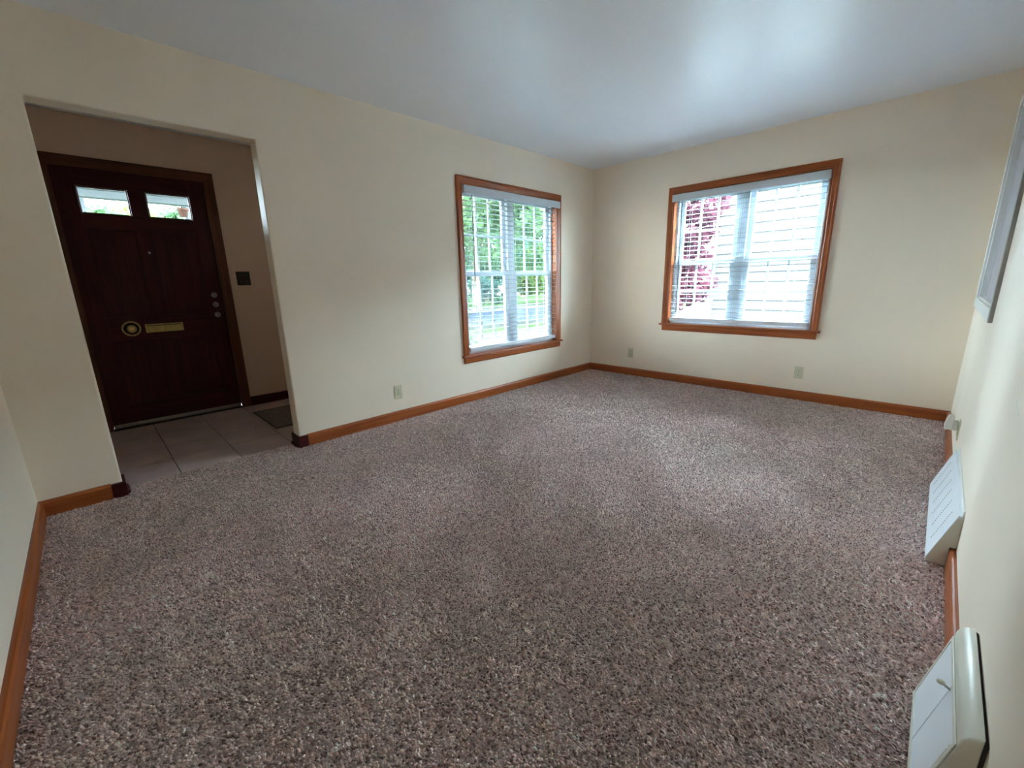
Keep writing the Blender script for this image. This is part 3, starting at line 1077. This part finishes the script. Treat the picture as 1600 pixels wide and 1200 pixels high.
def make_tree(name, loc, label, cat, blobs, count, size, mat, trunk_r, trunk_h, group=None, branches=5):
    r = tag(empty(name, loc), label, cat, group)
    bm = bmesh.new()
    if trunk_h > 0:
        add_tube(bm, [(0, 0, -0.1), (0.02, 0.03, trunk_h * .5), (-.03, 0.02, trunk_h)], [trunk_r * 1.25, trunk_r, trunk_r * .75], 9)
        for k in range(branches):
            b = blobs[k % len(blobs)]
            add_tube(bm, [(-.03, .02, trunk_h * (0.75 + .05 * (k % 5))), (b[0] * .45, b[1] * .45, (trunk_h + b[2]) / 2), (b[0], b[1], b[2])],
                     [trunk_r * .5, trunk_r * .32, trunk_r * .12], 6)
        mesh_obj('trunk', bm, 'bark', r)
    else:
        bm.free()
    leaf_cloud('foliage', blobs, count, size, mat, r)
    return r


def blobs_rand(n, rx, ry, z0, z1, br):
    out = []
    for _ in range(n):
        a = random.uniform(0, 6.283); q = random.uniform(0, 1) ** .5
        s = br * random.uniform(.7, 1.25)
        out.append((math.cos(a) * q * rx, math.sin(a) * q * ry, random.uniform(z0, z1), s, s, s * .8))
    return out


make_tree('street_tree', (-13.4, -18.0, GZ), 'large dense green tree across the street in the left sash', 'tree', blobs_rand(34, 4.2, 4.2, 2.6, 14.5, 2.1), 20000, 0.21, 'leaf_green', 0.30, 3.6, 'trees across the street')
make_tree('street_tree', (-22.8, -20.2, GZ), 'yellow-green rounded tree across the street in the right sash', 'tree', blobs_rand(16, 2.1, 2.1, 1.4, 4.4, 1.1), 8000, 0.15, 'leaf_lime', 0.16, 1.8, 'trees across the street')
make_tree('street_tree', (-24.0, -29.0, GZ), 'dark blue-green conifer behind the dense street tree', 'tree', blobs_rand(16, 2.0, 2.0, 1.2, 8.0, 1.3), 7000, 0.18, 'leaf_blue_green', 0.22, 2.2, 'trees across the street')
make_tree('yard_tree', (-9.2, -7.9, GZ), 'loose branching tree with sky between its leaves near the kerb', 'tree', blobs_rand(40, 3.3, 3.3, 3.1, 10.5, 0.85), 9500, 0.14, 'leaf_green', 0.12, 3.6, None, 14)
make_tree('added_shade_tree', (6.4, -11.2, GZ), 'unseen tall tree beyond the porch, added to shade the street window', 'tree', [(b[0] - 2.6, b[1], b[2], b[3], b[4], b[5]) for b in blobs_rand(40, 5.2, 3.2, 5.2, 13.0, 1.5)], 17000, 0.20, 'leaf_green', 0.30, 4.6, None, 16)  # out of view; added to block sky light from the street window
for tx_, ty_, hh, ww, mt_n, lab in ((-42, -34.5, 8, 3.0, 'leaf_green', 'broad far tree at the right edge of the street view'),
                                    (-33, -32.5, 7, 3.0, 'leaf_blue_green', 'blue-green far tree beyond the yellow-green tree'),
                                    (-17.5, -36.5, 8, 3.4, 'leaf_green', 'far green tree left of the dense street tree'),
                                    (-6.2, -30.0, 11.5, 2.6, 'leaf_green', 'unseen tall green tree across the street, added to cut light into the nearer window'),  # added out of view to keep low sky light off the right wall
                                    (-0.7, -26.0, 6.4, 1.2, 'leaf_green', 'far green tree top seen in the right door light'),
                                    (1.8, -33.0, 7.4, 2.2, 'leaf_lime', 'far pale green tree top between the door lights'),
                                    (4.0, -25.5, 6.3, 1.2, 'leaf_green', 'far green tree top seen in the left door light')):
    make_tree('distant_tree', (tx_, ty_, GZ), lab, 'tree', blobs_rand(15, ww * .8, ww * .6, hh * .35, hh * .82, hh * .17 + .3), 5000, 0.22, mt_n, 0.2, hh * .4, 'distant trees beyond the street')
make_tree('hedge_shrub', (-28.6, -22.4, GZ), 'round green shrub on the far lawn in the right sash', 'shrub', blobs_rand(9, 1.6, 1.0, .5, 1.5, .8), 3500, 0.10, 'leaf_green', 0.05, .4, 'shrubs on the far lawn')
make_tree('hedge_shrub', (-19.2, -23.8, GZ), 'dark blue-green shrub on the far lawn under the tree', 'shrub', blobs_rand(9, 1.7, 1.0, .5, 1.6, .8), 3500, 0.10, 'leaf_blue_green', 0.05, .4, 'shrubs on the far lawn')
# flowering shrub right outside the nearer window
fs = make_tree('flowering_shrub', (0.62, -2.05, GZ), 'white and yellow flowering shrub just outside the window beside the foyer', 'shrub', blobs_rand(10, .26, .26, .35, 1.55, .22), 1500, 0.030, 'leaf_green', 0.02, .5)
leaf_cloud('white_blossom', blobs_rand(10, .28, .28, .35, 1.45, .24), 420, 0.030, 'flower_white', fs, 0.9)
leaf_cloud('yellow_blossom', blobs_rand(3, .12, .12, 1.45, 1.65, .14), 90, 0.030, 'flower_yellow', fs, 0.9)
# red maple outside the far window
make_tree('red_maple', (-3.55, -0.75, GZ), 'dark red-leaved small tree outside the left sash of the far window', 'tree', blobs_rand(22, .62, .80, 1.2, 3.6, .42), 8000, 0.060, 'leaf_red', 0.05, 1.3)

# neighbouring house beyond the far window
NX, NY0, NY1 = -5.6, -0.62, 9.0
nh = tag(empty('neighbour_house', (NX, NY0, GZ)), 'white lap-sided neighbouring house outside the far window', 'house')
box('wall_core', -6.0, -0.03, 0.05, NY1 - NY0, 0.0, 3.75, 'siding_white', nh)
box('foundation_wall', -6.02, 0.0, 0.02, NY1 - NY0, 0.0, 0.45, 'foundation', nh)
bme = None
nb = 16
for i in range(nb):
    z = 0.45 + i * 0.20
    if bme is None:
        bm = bmesh.new()
        add_prism(bm, [(-0.03, 0.0), (0.006, 0.0), (0.006, 0.012), (-0.012, 0.212), (-0.03, 0.212)], 'Y', 0.10, NY1 - NY0)
        # prism on Y uses (x, z)
        b0 = mesh_obj('siding_board', bm, 'siding_white', nh)
        bme = b0.data
    else:
        b0 = bpy.data.objects.new('siding_board', bme)
        link(b0, nh)
    b0.location = (0, 0, z)
box('corner_board', -0.10, 0.02, 0.02, 0.12, 0.45, 3.75, 'siding_white', nh)
prism('roof', [(-6.4, 3.7), (0.12, 3.7), (0.12, 3.8), (-3.0, 4.7), (-6.4, 3.8)], 'Y', -0.3, NY1 - NY0 + .3, 'roof_shingle', nh)
for yw in (2.05, 5.2):
    bm = bmesh.new()
    add_box(bm, -0.02, 0.035, yw, yw + 1.0, 1.25, 2.75)
    wf = mesh_obj('house_window', bm, 'white_trim', nh)
    box('pane', 0.036, 0.040, yw + .08, yw + .92, 1.33, 1.98, 'asphalt', wf)
    box('pane', 0.036, 0.040, yw + .08, yw + .92, 2.05, 2.67, 'asphalt', wf)

# house across the street, mostly behind trees
fh = tag(empty('street_house', (-40, -47, GZ)), 'grey-brown house across the street behind the trees', 'house')
box('wall', -6, 6, -4, 4, 0, 3.2, 'house_far', fh)
prism('roof', [(-4.6, 3.2), (4.6, 3.2), (4.6, 3.4), (0, 5.6), (-4.6, 3.4)], 'X', -6.4, 6.4, 'roof_shingle', fh)
for xw in (-4.2, -1.2, 3.4):
    wf = box('house_window', xw, xw + 1.3, 4.0, 4.06, 1.0, 2.3, 'white_trim', fh)
    box('pane', xw + .1, xw + 1.2, 4.06, 4.07, 1.1, 2.2, 'asphalt', wf)
box('entry_door', 1.0, 1.95, 4.0, 4.05, 0.2, 2.3, 'casing_dark_Z', fh)

# porch outside the front door
po = struct(empty('porch'))
box('porch_floor', 2.4, 6.2, -4.1, FY - 0.14, GZ, -0.10, 'concrete', po)
box('porch_ceiling', 2.4, 6.2, -4.2, FY - 0.14, 2.62, 2.70, 'porch_white', po)
box('beam', 2.4, 6.2, -4.10, -3.96, 2.215, 2.62, 'porch_white', po, bevel=0.01)
box('beam_trim', 2.4, 6.2, -3.96, -3.93, 2.30, 2.62, 'porch_white', po, bevel=0.008)
for xp in (3.36, 4.41):
    box('post', xp, xp + 0.13, -4.10, -3.97, -0.10, 2.215, 'porch_white', po, bevel=0.01)
box('porch_roof', 2.2, 6.4, -4.4, FY - 0.14, 2.70, 2.85, 'roof_shingle', po)
hp = tag(empty('hanging_pot', (3.585, -3.45, 2.005)), 'terracotta hanging flower pot on the porch seen in the right door light', 'pot')
lathe('pot_body', [(0.0, 0.0), (0.058, 0.0), (0.080, 0.105), (0.092, 0.105), (0.094, 0.135), (0.084, 0.135), (0.080, 0.12), (0.0, 0.115)], (0, 0, 0), 'Z', 'terracotta', hp, 20)
for k in range(3):
    a = k * 2.0944
    tube('hanger_wire', [(0.088 * math.cos(a), 0.088 * math.sin(a), 0.13), (0, 0, 0.62)], 0.002, 'dark_slot', hp, 5)
leaf_cloud('trailing_plant', [(0, 0, 0.14, .07, .07, .02)], 50, 0.014, 'leaf_green', hp)
hp.scale = (0.66, 0.66, 0.72)
